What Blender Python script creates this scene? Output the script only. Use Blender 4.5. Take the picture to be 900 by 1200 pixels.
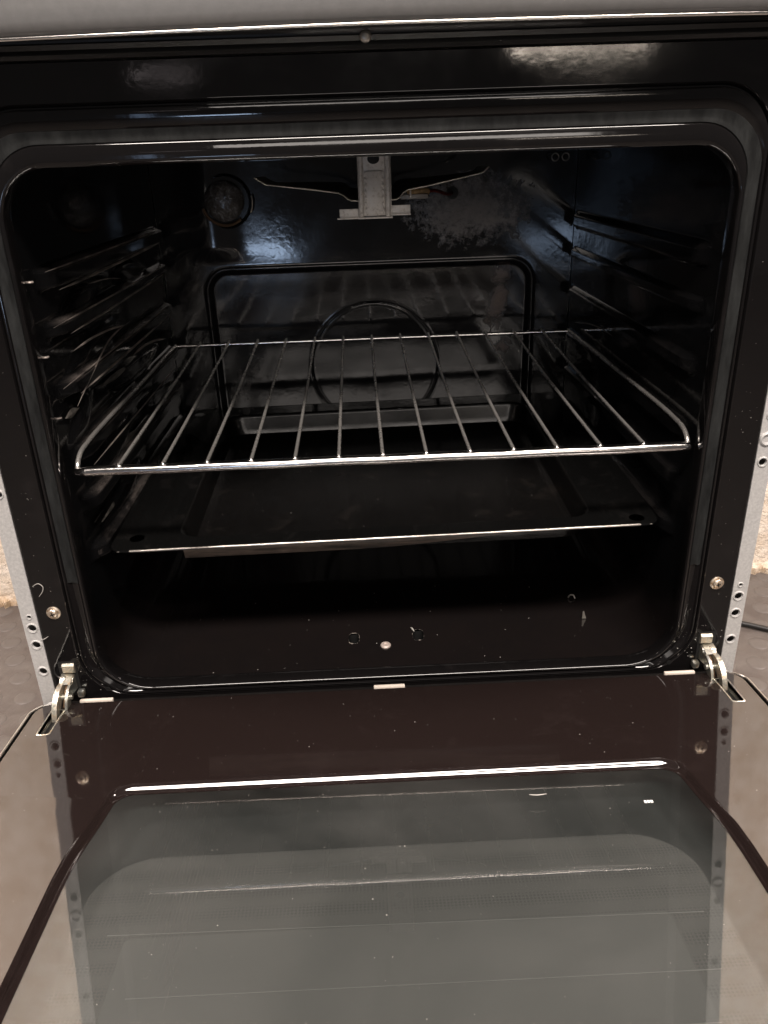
import bpy, bmesh, math, random
from mathutils import Vector, Matrix
from mathutils.geometry import tessellate_polygon
from mathutils import noise as mnoise
random.seed(7)
for o in list(bpy.data.objects): bpy.data.objects.remove(o)
S = bpy.context.scene
C = S.collection
rad = math.radians

# ---------------------------------------------------------------- camera
cam = bpy.data.cameras.new('camera'); co = bpy.data.objects.new('camera', cam); C.objects.link(co)
cam.sensor_fit = 'VERTICAL'; cam.sensor_height = 36; cam.sensor_width = 27; cam.lens = 970.287/1200*36
cam.clip_start = 0.01; cam.clip_end = 60
_r = Vector((.9989, -.0357, -.0310)).normalized(); _f = Vector((.0188, .9013, -.4327)).normalized()
_u = _r.cross(_f).normalized(); _r = _f.cross(_u).normalized()
M = Matrix((_r, _u, -_f)).transposed().to_4x4(); M.translation = Vector((-.0115, -.5245, .3767))
co.matrix_world = M
S.camera = co

# ---------------------------------------------------------------- world, lamps and fill lights
w = bpy.data.worlds.new('World'); S.world = w; w.use_nodes = True
bg = w.node_tree.nodes['Background']; bg.inputs[0].default_value = (1.0, .93, .90, 1); bg.inputs[1].default_value = .055
def area(name, loc, target, sx, sy, power, col):
    l = bpy.data.lights.new(name, 'AREA'); l.shape = 'RECTANGLE'; l.size = sx; l.size_y = sy; l.energy = power; l.color = col
    o = bpy.data.objects.new(name, l); C.objects.link(o); o.location = loc
    o.rotation_euler = (Vector(target)-Vector(loc)).to_track_quat('-Z', 'Y').to_euler(); return o
area('ceiling_lamp', (.12, -1.15, 1.95), (0, 0, .1), 1.6, .28, 76, (1, .90, .82))
area('room_or_added_light', (.30, -2.35, 1.50), (0, .2, .25), 1.3, .7, 1.2, (1, .91, .84))  # unseen fill added to lighten the cavity and rack
area('room_or_added_light', (.15, -2.30, .80), (0, .3, .32), 1.2, .26, 6, (1, .91, .84))  # unseen fill added to brighten the burner bracket
area('wall_fill', (-.95, .10, .90), (-.60, .60, -.15), .5, .15, 22, (1, .85, .79))  # unseen fill added to brighten the wall left of the oven
area('wall_fill', (.95, .10, .90), (.60, .60, -.15), .5, .15, 22, (1, .85, .79))  # matching added fill for the wall on the right
area('room_or_added_light', (.72, -2.45, .548), (.1, 0, .40), .42, .020, .55, (1, .86, .72))
area('room_or_added_light', (-.60, -2.45, .512), (-.1, 0, .40), .19, .022, .022, (1, .86, .86))  # dim light standing in for a pale object reflected at upper left
area('window_light', (-.46, -2.5, -.150), (-.1, .4, .25), .24, .095, .9, (.55, .72, 1))
area('window_light', (-.70, -2.5, .05), (-.1, .4, .25), .05, .45, .16, (.5, .68, 1))
vs = S.view_settings; vs.view_transform = 'Standard'; vs.look = 'None'; vs.exposure = 0; vs.gamma = 1
S.render.engine = 'CYCLES'
S.cycles.max_bounces = 10; S.cycles.transparent_max_bounces = 12

# ---------------------------------------------------------------- material helpers
class Mat:
    def __init__(s, name, base=(.5, .5, .5), rough=.5, metal=0, ior=1.5):
        s.m = bpy.data.materials.new(name); s.m.use_nodes = True; s.nt = s.m.node_tree
        s.p = s.nt.nodes['Principled BSDF']
        s.set('Base Color', (*base, 1)); s.set('Roughness', rough); s.set('Metallic', metal); s.set('IOR', ior)
        s.tc = s.nt.nodes.new('ShaderNodeTexCoord')
    def set(s, k, v): s.p.inputs[k].default_value = v
    def n(s, t, **kw):
        x = s.nt.nodes.new(t)
        for k, v in kw.items(): setattr(x, k, v)
        return x
    def link(s, a, b): s.nt.links.new(a, b)
    def mapping(s, scale=(1, 1, 1), rot=(0, 0, 0), loc=(0, 0, 0)):
        mp = s.n('ShaderNodeMapping'); mp.inputs['Scale'].default_value = scale; mp.inputs['Rotation'].default_value = rot
        mp.inputs['Location'].default_value = loc; s.link(s.tc.outputs['Object'], mp.inputs[0]); return mp.outputs[0]
    def noise(s, scale, detail=3, rough=.5, vec=None, dist=0):
        x = s.n('ShaderNodeTexNoise'); x.inputs['Scale'].default_value = scale; x.inputs['Detail'].default_value = detail
        x.inputs['Roughness'].default_value = rough; x.inputs['Distortion'].default_value = dist
        s.link(vec if vec is not None else s.tc.outputs['Object'], x.inputs['Vector']); return x.outputs['Fac']
    def ramp(s, fac, stops):
        x = s.n('ShaderNodeValToRGB'); e = x.color_ramp.elements
        while len(e) < len(stops): e.new(.5)
        for i, (p, c) in enumerate(stops):
            e[i].position = p; e[i].color = (c, c, c, 1) if isinstance(c, (int, float)) else (*c, 1)
        s.link(fac, x.inputs[0]); return x.outputs[0]
    def maprange(s, fac, a, b, c, d):
        x = s.n('ShaderNodeMapRange'); s.link(fac, x.inputs[0])
        for i, v in enumerate((a, b, c, d)): x.inputs[i+1].default_value = v
        return x.outputs[0]
    def math(s, op, a, b=None):
        x = s.n('ShaderNodeMath', operation=op)
        for i, v in enumerate((a, b)):
            if v is None: continue
            if isinstance(v, (int, float)): x.inputs[i].default_value = v
            else: s.link(v, x.inputs[i])
        return x.outputs[0]
    def mix(s, fac, a, b):
        x = s.n('ShaderNodeMix', data_type='RGBA')
        for sock, v in ((x.inputs[0], fac), (x.inputs[6], a), (x.inputs[7], b)):
            if isinstance(v, tuple): sock.default_value = (*v, 1)
            elif isinstance(v, (int, float)): sock.default_value = v
            else: s.link(v, sock)
        return x.outputs[2]
    def base(s, o): s.link(o, s.p.inputs['Base Color'])
    def rough(s, o): s.link(o, s.p.inputs['Roughness'])
    def bump(s, h, dist, strength=1, prev=None):
        x = s.n('ShaderNodeBump'); x.inputs['Distance'].default_value = dist; x.inputs['Strength'].default_value = strength
        s.link(h, x.inputs['Height'])
        if prev is not None: s.link(prev, x.inputs['Normal'])
        s.link(x.outputs[0], s.p.inputs['Normal']); return x.outputs[0]

def enamel(name, base=(.006, .006, .0065), r0=.05, r1=.12, ior=1.55, peel=.00004, smudge=(.028, .025, .024)):
    m = Mat(name, base, .15, 0, ior)
    big = m.noise(14, 4, .6); fine = m.noise(420, 2, .6)
    m.rough(m.maprange(big, .35, .68, r0, r1))
    sm = m.ramp(m.noise(30, 6, .7, dist=.6), [(.56, 0.), (.78, 1.)])
    m.base(m.mix(m.math('MULTIPLY', sm, .5), base, smudge))
    b = m.bump(m.noise(170, 1, .5), peel)
    m.bump(fine, .000007, 1, b)
    return m
M_en = enamel('black_enamel')
M_frame = enamel('front_enamel', (.007, .0063, .0065), .035, .11, 1.55, .00002, (.022, .019, .019))
M_door = enamel('door_enamel', (.0125, .0085, .0078), .03, .075, 1.85, .000003, (.022, .016, .015))
M_tray = enamel('tray_enamel', (.005, .005, .005), .06, .16, 1.5, .00006)
# rear wall with burnt-on deposits
M_basin = enamel('basin_enamel', (.006, .0056, .0055), .16, .28, 1.5, .00003, (.03, .025, .022))
M_back = Mat('rear_enamel', (.010, .010, .011), .13, 0, 1.55)
BASE = Vector((0, .27, -.297))
def ell(m, cx, cz, rx, rz, shear=0):
    sx = m.n('ShaderNodeSeparateXYZ'); m.link(m.tc.outputs['Object'], sx.inputs[0])
    X, Z = sx.outputs[0], sx.outputs[2]
    dz = m.math('SUBTRACT', Z, cz-BASE.z); dx = m.math('SUBTRACT', m.math('SUBTRACT', X, cx-BASE.x), m.math('MULTIPLY', dz, shear))
    a = m.math('POWER', m.math('ABSOLUTE', m.math('DIVIDE', dx, rx)), 2.0); b = m.math('POWER', m.math('ABSOLUTE', m.math('DIVIDE', dz, rz)), 2.0)
    return m.math('SUBTRACT', 1.0, m.math('ADD', a, b))
if True:
    m = M_back
    n1 = m.noise(110, 8, .78, dist=.2); n2 = m.noise(34, 7, .78, dist=.9)
    def blot(e, nz, thr, soft):
        v = m.math('ADD', m.math('MULTIPLY', e, .55), m.math('MULTIPLY', m.math('SUBTRACT', nz, .5), 2.6))
        return m.maprange(v, thr, thr+soft*2.0, 0, 1)
    d1 = blot(ell(m, .108, .284, .066, .036), n1, .02, .5)
    d2 = blot(ell(m, .142, .186, .013, .048, .15), n2, .18, .35)
    d3 = blot(ell(m, .150, .135, .012, .012), n2, .2, .3)
    d4 = blot(ell(m, -.14, .12, .02, .05, .4), n2, .35, .3)
    dep = m.math('MAXIMUM', m.math('MAXIMUM', d1, m.math('MULTIPLY', d4, .35)), 0.)
    br = m.math('MAXIMUM', d2, d3)
    gen = m.math('MULTIPLY', m.ramp(m.noise(11, 6, .7, dist=.8), [(.50, 0.), (.8, 1.)]), .6)
    c = m.mix(gen, (.009, .009, .010), (.026, .025, .026))
    c = m.mix(m.math('MULTIPLY', dep, .8), c, (.27, .235, .225))
    c = m.mix(m.math('MULTIPLY', br, .8), c, (.24, .18, .155))
    m.base(c)
    tot = m.math('MAXIMUM', dep, br)
    m.rough(m.math('ADD', m.maprange(m.noise(16, 4, .6), .35, .7, .07, .15), m.math('MULTIPLY', tot, .5)))
    b = m.bump(m.noise(185, 1., .5, dist=.4), .000035)
    m.bump(m.math('MULTIPLY', n1, tot), .0005, .5, b)
M_chrome = Mat('chrome_wire', (.90, .87, .85), .16, 1); M_chrome.rough(M_chrome.maprange(M_chrome.noise(160, 4, .6), .3, .7, .14, .20))
M_wire = Mat('worn_wire', (.50, .48, .46), .25, .82)
M_wire.base(M_wire.ramp(M_wire.noise(220, 4, .7), [(.30, (.72, .69, .66)), (.62, (.88, .85, .81))])); M_wire.rough(M_wire.maprange(M_wire.noise(60, 3, .6), .3, .7, .22, .36))
M_galv = Mat('galvanised_steel', (.50, .50, .51), .5, .08)
M_galv.base(M_galv.mix(M_galv.ramp(M_galv.noise(500, 4, .7), [(.4, 0.), (.66, 1.)]), (.50, .49, .48), (.62, .605, .59)))
M_galv.bump(M_galv.noise(900, 3, .6), .00008)
M_panel = Mat('silver_panel', (.36, .345, .33), .45, .25)
M_panel.base(M_panel.mix(M_panel.noise(150, 5, .65), (.19, .187, .184), (.265, .26, .256))); M_panel.bump(M_panel.noise(420, 4, .7), .00005)
M_trim = Mat('bright_trim', (.82, .79, .75), .2, 1)
M_zinc = Mat('yellow_zinc', (.62, .58, .47), .3, .9)
M_zinc.base(M_zinc.ramp(M_zinc.noise(130, 4, .7, dist=1), [(.35, (.35, .37, .36)), (.55, (.62, .60, .52)), (.72, (.60, .42, .24))])); M_zinc.bump(M_zinc.noise(300, 4, .6), .0003)
M_hinge = Mat('hinge_steel', (.55, .52, .44), .3, .75)
M_hinge.base(M_hinge.ramp(M_hinge.noise(150, 5, .7, dist=1), [(.33, (.22, .22, .19)), (.5, (.58, .55, .47)), (.6, (.70, .60, .46)), (.75, (.36, .24, .15))])); M_hinge.bump(M_hinge.noise(260, 4, .7), .0006)
M_screw = Mat('brassy_screw', (.80, .66, .50), .33, .8)
M_screw.base(M_screw.ramp(M_screw.noise(500, 4, .7), [(.35, (.55, .36, .2)), (.6, (.85, .76, .64))]))
M_bracket = Mat('aluminised_bracket', (.55, .52, .47), .42, .12)
M_bracket.base(M_bracket.ramp(M_bracket.noise(260, 5, .7), [(.26, (.48, .43, .37)), (.46, (.88, .83, .77)), (.75, (.95, .92, .88))])); M_bracket.bump(M_bracket.noise(500, 4, .7), .0002)
M_shield = Mat('burner_steel', (.30, .28, .26), .4, .5)
M_shieldedge = Mat('burner_edge', (.6, .56, .5), .3, .8)
M_dark = Mat('matt_black', (.008, .008, .008), .6)
M_dull = Mat('dull_black', (.006, .0058, .0056), .42)
M_seal = Mat('seal_rubber', (.055, .058, .06), .6, 0, 1.45)
M_seal.set('Specular IOR Level', .25)
M_seal.base(M_seal.mix(M_seal.ramp(M_seal.noise(26, 6, .75, vec=M_seal.mapping((4, 4, 1))), [(.38, 0.), (.72, 1.)]), (.008, .0083, .0085), (.030, .0315, .0315)))
M_seal.bump(M_seal.noise(300, 4, .7), .0001)
M_ceramic = Mat('ceramic', (.55, .36, .18), .35); M_red = Mat('red_lead', (.16, .012, .008), .4)
M_rub = Mat('black_cable', (.012, .012, .012), .38)
M_cream = Mat('cream_clip', (.62, .55, .48), .5)
M_screwpale = Mat('pale_screw', (.62, .52, .47), .5, .3)
M_lint = Mat('lint', (.45, .43, .40), .8)
M_lens = Mat('lamp_glass', (.16, .13, .10), .12, 0, 1.5)
M_lens.base(M_lens.ramp(M_lens.noise(90, 5, .7, dist=1.5), [(.35, (.07, .06, .05)), (.55, (.14, .13, .125)), (.75, (.50, .50, .50))])); M_lens.bump(M_lens.noise(120, 3, .6), .0015)
M_brass = Mat('dull_brass', (.16, .10, .06), .4, .6)
# wall, floor
M_wall = Mat('plaster', (.78, .70, .58), .9)
_wc = (M_wall.mix(M_wall.ramp(M_wall.noise(26, 6, .7, vec=M_wall.mapping((1, 1, 1.6))), [(.38, 0.), (.66, 1.)]), (.68, .58, .46), (.84, .77, .67)))
_sx = M_wall.n('ShaderNodeSeparateXYZ'); M_wall.link(M_wall.tc.outputs['Object'], _sx.inputs[0])
_st = M_wall.math('MULTIPLY', M_wall.maprange(M_wall.math('ADD', _sx.outputs[2], M_wall.math('MULTIPLY', M_wall.noise(40, 4, .6), .05)), -.262, -.245, 1, 0), M_wall.maprange(M_wall.noise(70, 5, .7), .35, .6, .25, .9))
M_wall.base(M_wall.mix(_st, _wc, (.50, .36, .22)))
_b = M_wall.bump(M_wall.noise(60, 8, .7), .0045); M_wall.bump(M_wall.noise(170, 4, .7), .0022, 1, _b)
M_floor = Mat('worn_vinyl', (.16, .14, .125), .5)
M_floor.base(M_floor.mix(M_floor.ramp(M_floor.noise(19, 6, .7, dist=.6), [(.36, 0.), (.68, 1.)]), (.078, .066, .060), (.118, .107, .099)))
M_floor.rough(M_floor.maprange(M_floor.noise(24, 4, .6), .3, .7, .32, .6)); M_floor.bump(M_floor.noise(60, 4, .6), .0012)
M_stud = Mat('worn_vinyl_stud', (.19, .175, .16), .42)
M_stud.base(M_stud.mix(M_stud.noise(70, 4, .6), (.084, .073, .067), (.124, .114, .106)))
# glass sheet: thin pane = fresnel mirror over clear
def glass(name, gain, tint):
    m = bpy.data.materials.new(name); m.use_nodes = True; nt = m.node_tree; nt.nodes.clear()
    N = nt.nodes.new; out = N('ShaderNodeOutputMaterial'); mx = N('ShaderNodeMixShader'); tr = N('ShaderNodeBsdfTransparent'); gl = N('ShaderNodeBsdfGlossy')
    fr = N('ShaderNodeFresnel'); fr.inputs[0].default_value = 1.5; mu = N('ShaderNodeMath'); mu.operation = 'MULTIPLY'; mu.inputs[1].default_value = gain; mu.use_clamp = True
    tr.inputs[0].default_value = (*tint, 1); gl.inputs['Roughness'].default_value = .02; gl.inputs[0].default_value = (1, 1, 1, 1)
    df = N('ShaderNodeBsdfDiffuse'); df.inputs[0].default_value = (.5, .5, .47, 1); mx2 = N('ShaderNodeMixShader')
    tc = N('ShaderNodeTexCoord'); nz = N('ShaderNodeTexNoise'); nz.inputs['Scale'].default_value = 9; nz.inputs['Detail'].default_value = 5; nz.inputs['Distortion'].default_value = .5
    rp = N('ShaderNodeMapRange'); rp.inputs[1].default_value = .35; rp.inputs[2].default_value = .75; rp.inputs[3].default_value = .02; rp.inputs[4].default_value = .075
    L = nt.links.new
    L(tc.outputs['Object'], nz.inputs['Vector']); L(nz.outputs['Fac'], rp.inputs[0])
    L(fr.outputs[0], mu.inputs[0]); L(rp.outputs[0], mx2.inputs[0]); L(tr.outputs[0], mx2.inputs[1]); L(df.outputs[0], mx2.inputs[2])
    L(mu.outputs[0], mx.inputs[0]); L(mx2.outputs[0], mx.inputs[1]); L(gl.outputs[0], mx.inputs[2]); L(mx.outputs[0], out.inputs[0])
    return m
class W:  # wrapper so that raw materials fit the same helper
    def __init__(s, m): s.m = m
M_glass = W(glass('door_glass', 1.75, (.955, .965, .95)))
M_outer = Mat('outer_pane', (.135, .14, .125), .12, 0, 1.5)
M_outer.base(M_outer.mix(M_outer.noise(7, 4, .6), (.084, .089, .088), (.105, .107, .104)))
M_print = Mat('outer_pane_print', (.05, .054, .048), .3, 0, 1.5)
M_print.base(M_print.mix(M_print.ramp(M_print.noise(22, 5, .7), [(.4, 0.), (.75, 1.)]), (.026, .030, .030), (.038, .042, .042)))
# dotted half-tone zone
M_dots = Mat('outer_pane_dots', (.12, .12, .11), .15)
if True:
    m = M_dots
    vo = m.n('ShaderNodeTexVoronoi'); vo.inputs['Scale'].default_value = 480; vo.inputs['Randomness'].default_value = 0
    m.link(m.tc.outputs['Object'], vo.inputs['Vector'])
    m.base(m.mix(m.maprange(vo.outputs['Distance'], .25, .42, 0, 1), (.060, .064, .063), (.082, .085, .083)))
M_mark = Mat('white_mark', (.8, .8, .78), .5)

# ---------------------------------------------------------------- mesh helpers
def obj(name, bm, mat, parent=None, smooth=True, origin=None, base=None):
    """link bm (world coordinates) as one mesh object; children keep their parent's origin"""
    o0 = origin if origin is not None else (parent['_o'] if parent is not None else (0, 0, 0))
    o0 = Vector(o0)
    bmesh.ops.translate(bm, verts=bm.verts, vec=-o0)
    bmesh.ops.recalc_face_normals(bm, faces=bm.faces)
    me = bpy.data.meshes.new(name); bm.to_mesh(me); bm.free()
    if smooth:
        for p in me.polygons: p.use_smooth = True
        try: me.set_sharp_from_angle(angle=rad(38))
        except Exception: pass
    o = bpy.data.objects.new(name, me); C.objects.link(o)
    o.data.materials.append(mat.m)
    o['_o'] = tuple(o0)
    if parent is not None: o.parent = parent
    else: o.location = o0
    return o
def empty(name, loc, label, cat, group=None):
    o = bpy.data.objects.new(name, None); C.objects.link(o); o.location = loc; o.empty_display_size = .05
    o['_o'] = tuple(loc); o['label'] = label; o['category'] = cat
    if group: o['group'] = group
    return o
def tag(o, label, cat, group=None):
    o['label'] = label; o['category'] = cat
    if group: o['group'] = group
    return o
def loft(bm, rings, closed=True, cap0=False, cap1=False):
    vr = [[bm.verts.new(p) for p in r] for r in rings]
    for a, b in zip(vr[:-1], vr[1:]):
        n = len(a)
        for i in range(n if closed else n-1):
            j = (i+1) % n
            try: bm.faces.new((a[i], a[j], b[j], b[i]))
            except ValueError: pass
    if cap0: bm.faces.new(vr[0][::-1])
    if cap1: bm.faces.new(vr[-1])
    return vr
def box(bm, x0, x1, y0, y1, z0, z1, bev=0, xf=None, seg=2):
    r = bmesh.ops.create_cube(bm, size=1)
    for v in r['verts']:
        v.co = Vector(((x0+x1)/2+v.co.x*(x1-x0), (y0+y1)/2+v.co.y*(y1-y0), (z0+z1)/2+v.co.z*(z1-z0)))
    vs_ = r['verts']
    if bev:
        es = list({e for v in r['verts'] for e in v.link_edges})
        q = bmesh.ops.bevel(bm, geom=es, offset=bev, segments=seg, profile=.5, affect='EDGES')
        vs_ = list({v for f in q['faces'] for v in f.verts} | {v for v in r['verts'] if v.is_valid})
    if xf:
        for v in vs_: v.co = xf(v.co)
    return vs_
def tube(bm, pts, r, n=10, caps=True, closed=False):
    P = [Vector(p) for p in pts]; N = len(P)
    rr_ = r if isinstance(r, (list, tuple)) else [r]*N
    t = []
    for i in range(N):
        a = P[(i-1) % N] if (closed or i > 0) else P[i]; b = P[(i+1) % N] if (closed or i < N-1) else P[i]
        t.append((b-a).normalized())
    up = Vector((0, 0, 1)) if abs(t[0].z) < .9 else Vector((1, 0, 0))
    u = t[0].cross(up).normalized(); rings = []
    for i in range(N):
        u = (u - t[i]*u.dot(t[i])).normalized(); v = t[i].cross(u)
        rings.append([P[i]+(u*math.cos(2*math.pi*k/n)+v*math.sin(2*math.pi*k/n))*rr_[i] for k in range(n)])
    if closed: rings.append(rings[0])
    loft(bm, rings, True, caps and not closed, caps and not closed)
def smoothpath(pts, k=6):
    P = [Vector(p) for p in pts]; out = []
    for i in range(len(P)-1):
        p0 = P[max(i-1, 0)]; p1 = P[i]; p2 = P[i+1]; p3 = P[min(i+2, len(P)-1)]
        for j in range(k):
            t = j/k; out.append(.5*((2*p1)+(-p0+p2)*t+(2*p0-5*p1+4*p2-p3)*t*t+(-p0+3*p1-3*p2+p3)*t**3))
    out.append(P[-1]); return out
def rrect(x0, x1, z0, z1, rt, rb, n=10, m=8):
    """rounded rectangle as 2D points, fixed count: rt top radius, rb bottom radius; m extra points a side"""
    cs = [(x1-rt, z1-rt, rt, 0), (x0+rt, z1-rt, rt, 90), (x0+rb, z0+rb, rb, 180), (x1-rb, z0+rb, rb, 270)]
    arcs = [[(cx+r*math.cos(rad(a+90*k/n)), cz+r*math.sin(rad(a+90*k/n))) for k in range(n+1)] for cx, cz, r, a in cs]
    out = []
    for i in range(4):
        out += arcs[i]; a = arcs[i][-1]; b = arcs[(i+1) % 4][0]
        for k in range(1, m): out.append((a[0]+(b[0]-a[0])*k/m, a[1]+(b[1]-a[1])*k/m))
    return out
def circle(cx, cz, r, n=20, rz=None):
    return [(cx+r*math.cos(2*math.pi*k/n), cz+(rz or r)*math.sin(2*math.pi*k/n)) for k in range(n)]
def plate(bm, outer, holes, f, t0=0., t1=None):
    """flat plate with holes; f(a, b, t) maps plate coordinates to the world, t0 front and t1 back face"""
    loops = [outer]+list(holes)
    def face(t):
        es = []; L = []
        for lp in loops:
            vv = [bm.verts.new(f(a, b, t)) for a, b in lp]; L.append(vv)
            es += [bm.edges.new((vv[i], vv[(i+1) % len(vv)])) for i in range(len(vv))]
        bmesh.ops.triangle_fill(bm, use_beauty=True, use_dissolve=False, edges=es)
        return L
    A = face(t0)
    if t1 is not None:
        B = face(t1)
        for a, b in zip(A, B):
            for i in range(len(a)):
                j = (i+1) % len(a); bm.faces.new((a[i], a[j], b[j], b[i]))
def disc_lathe(bm, prof, xf, n=20):
    """prof: list of (radius, height)"""
    rings = [[xf(r*math.cos(2*math.pi*k/n), r*math.sin(2*math.pi*k/n), h) for k in range(n)] for r, h in prof]
    loft(bm, rings, True, True, True)

# ================================================================ SETTING
bm = bmesh.new()
vs_ = []
for X in (-3, 3):
    for Yy in (-3.2, .63): vs_.append((X, Yy))
bm.faces.new([bm.verts.new((x, y, -.297)) for x, y in ((-3, -3.2), (3, -3.2), (3, .63), (-3, .63))])
floor = obj('floor', bm, M_floor, smooth=False); floor['kind'] = 'structure'
def wall_mesh():
    bm = bmesh.new()
    xs = []
    x = -3.0
    while x < 3.0:
        xs.append(x); x += .006 if .42 < abs(x) < .80 else .08
    xs.append(3.0)
    zs = [-.300, -.297, -.2945, -.291, -.286, -.280, -.272]+[-.26+.012*i for i in range(25)]+[.05+.1*i for i in range(20)]
    rings = []
    for z in zs:
        row = []
        for x in xs:
            j = mnoise.noise((x*90, 3.1, z*90))*.004 + mnoise.noise((x*33, 7, z*33))*.004
            y = .600 + j*.4
            if z < -.285: y += -.002 - max(0, mnoise.noise((x*120, 0, 9))+.1)*.014 - max(0, mnoise.noise((x*41, 5, 2)))*.010
            row.append((x, y, z))
        rings.append(row)
    loft(bm, rings, closed=False)
    return bm
wall = obj('wall', wall_mesh(), M_wall); wall['kind'] = 'structure'
# raised coin studs of the vinyl floor
def stud_bm(cx, cy, r=.0145):
    bm = bmesh.new()
    disc_lathe(bm, [(r, 0), (r*.96, .0004), (r*.84, .0010), (r*.55, .0012)], lambda a, b, h: (cx+a, cy+b, -.2972+h), 16)
    return bm
stud0 = obj('floor_stud', stud_bm(0, 0), M_stud, floor)
me_st = stud0.data; first = True; rest = bmesh.new()
for i in range(-22, 23):
    for j in range(-6, 14):
        x = i*.044+.013+(0.022 if j % 2 else 0); y = .016+j*.0436
        if abs(x) < .29 or y > .585: continue
        if .36 < abs(x) < .72 and y > .12:
            o = stud0 if first else bpy.data.objects.new('floor_stud', me_st)
            if not first: C.objects.link(o); o.parent = floor
            first = False; o.location = (x, y, 0)
        else:
            disc_lathe(rest, [(.0145, 0), (.0139, .0010), (.0122, .0019), (.008, .0022)], lambda a, b, h: (x+a, y+b, -.2972+h), 12)
o = obj('floor_stud', rest, M_stud, floor); o['kind'] = 'stuff'

# ================================================================ OVEN
oven = empty('oven', BASE, 'black enamelled oven standing open with its glazed door folded down', 'oven')

# ---- front frame: pressed black enamel surround
# (half width, top, bottom, top radius, bottom radius, y)
ring_spec = [
 (.2580, .4085, -.0290, .0012, .0012, .0040),
 (.2580, .4085, -.0290, .0012, .0012, .0006),
 (.2574, .4079, -.0284, .0012, .0012, .0000),
 (.2570, .4075, -.0280, .0012, .0012, .0000),
 (.2366, .3884, -.0234, .0348, .040, .0000),
 (.2362, .3880, -.0232, .0345, .040, .0000),
 (.2354, .3873, -.0228, .0340, .040, -.0005),
 (.2347, .3866, -.0224, .0335, .040, .0003),
 (.2342, .3860, -.0221, .0332, .040, .0030),
 (.2336, .3853, -.0218, .0330, .040, .0030),
 (.2331, .3846, -.0215, .0327, .040, -.0004),
 (.2328, .3840, -.0212, .0324, .039, -.0007),
 (.2325, .3834, -.0211, .0323, .039, -.0008),
 (.2316, .3765, -.0208, .0322, .039, -.0006),
 (.2310, .3740, -.0205, .0322, .039, .0005),
 (.2270, .3704, -.0190, .0320, .038, .0018),
 (.2230, .3670, -.0182, .0315, .037, .0005),
 (.2224, .3664, -.0180, .0312, .036, -.0002),
 (.2220, .3652, -.0178, .0311, .036, -.0006),
 (.2206, .3580, -.0168, .0304, .036, -.0010),
 (.2200, .3560, -.0162, .0300, .036, -.0006),
 (.2196, .3549, -.0158, .0298, .036, .0003),
 (.2194, .3546, -.0157, .0297, .036, .0025),
 (.2194, .3546, -.0161, .0297, .035, .0115),
 (.2198, .3552, -.0168, .0297, .035, .0132),
 (.2206, .3580, -.0182, .0297, .034, .0140),
 (.2220, .3700, -.0235, .0297, .034, .0145),
]
def ring(hw, zt, zb, rt, rb, y, m=10):
    return [(a, y, b) for a, b in rrect(-hw, hw, zb, zt, rt, rb, 12, m)]
bm = bmesh.new(); loft(bm, [ring(*s) for s in ring_spec])
front = obj('front_frame', bm, M_frame, oven)

# ---- matt seal track, a U round top and sides
def track(side_end_l, side_end_r):
    # path through nested outlines, taken open at the bottom
    prof = [(.0, .2312, .3742, .0323, .0012), (.12, .2304, .3735, .0322, -.0002), (.35, .2288, .3720, .0320, -.0001), (.5, .2268, .3703, .032, .0003), (.65, .2250, .3688, .0317, -.0001), (.88, .2232, .3672, .0315, -.0003), (1, .2226, .3666, .0314, .0012)]
    rings = []
    for _, hw, zt, r, y in prof:
        pts = []
        for k in range(31): pts.append((-hw, side_end_l+(zt-r-side_end_l)*k/30))
        for k in range(1, 13): a = rad(180-90*k/13); pts.append((-hw+r+r*math.cos(a), zt-r+r*math.sin(a)))
        for k in range(21): pts.append((-hw+r+(2*hw-2*r)*k/20, zt))
        for k in range(1, 13): a = rad(90-90*k/13); pts.append((hw-r+r*math.cos(a), zt-r+r*math.sin(a)))
        for k in range(31): pts.append((hw, zt-r-(zt-r-side_end_r)*k/30))
        n = len(pts)
        rings.append([(a+mnoise.noise((a*40, b*40, hw*900))*.0003, y, b+mnoise.noise((a*60, b*60, 5+hw*700))*(.002 if (i < 2 or i > n-3) else .0002)) for i, (a, b) in enumerate(pts)])
    bm = bmesh.new(); loft(bm, rings, closed=False); return bm
obj('door_seal', track(.079, .071), M_seal, oven)

# ---- cavity: ceiling, walls, floor, rear wall
XW, YB, ZC, ZF = .2215, .400, .400, -.0240
RIBS = [(.2855, .0070), (.2525, .0048), (.2110, .0055), (.1630, .006), (.1240, .006), (.0830, .006)]
def sm(t): t = min(1, max(0, t)); return t*t*(3-2*t)
def wall_in(y, z, sgn):
    """inward relief of a side wall at depth y and height z"""
    d = 0
    zz = z+.042*(y-.03)
    for i, (zc, hw) in enumerate(RIBS):
        e0, e1 = .030, .392
        en = sm((y-e0)/.02)*sm((e1-y)/.012)
        q = abs(zz-zc)/hw
        d = max(d, (.0095 if sgn < 0 else .0060)*en*sm((1.28-q)/.62))
        # long lens-shaped pressings between the runners
    for zc, ya, yb, tilt in () if sgn > 0 else ((.224, .05, .21, .06), (.183, .14, .33, -.02), (.181, .03, .10, .10), (.139, .05, .20, .05), (.139, .22, .34, -.05), (.097, .06, .2, .05), (.260, .06, .16, .03), (.262, .2, .33, -.04)):
        u = (y-ya)/(yb-ya)
        if 0 < u < 1:
            h = .0135*math.sin(math.pi*u)**.7
            q = abs(zz-zc-tilt*(u-.5)*.25)/max(h, 1e-4)
            d = max(d, .0042*sm((1.1-q)/.7)*math.sin(math.pi*u)**.5)
    return d
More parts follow.
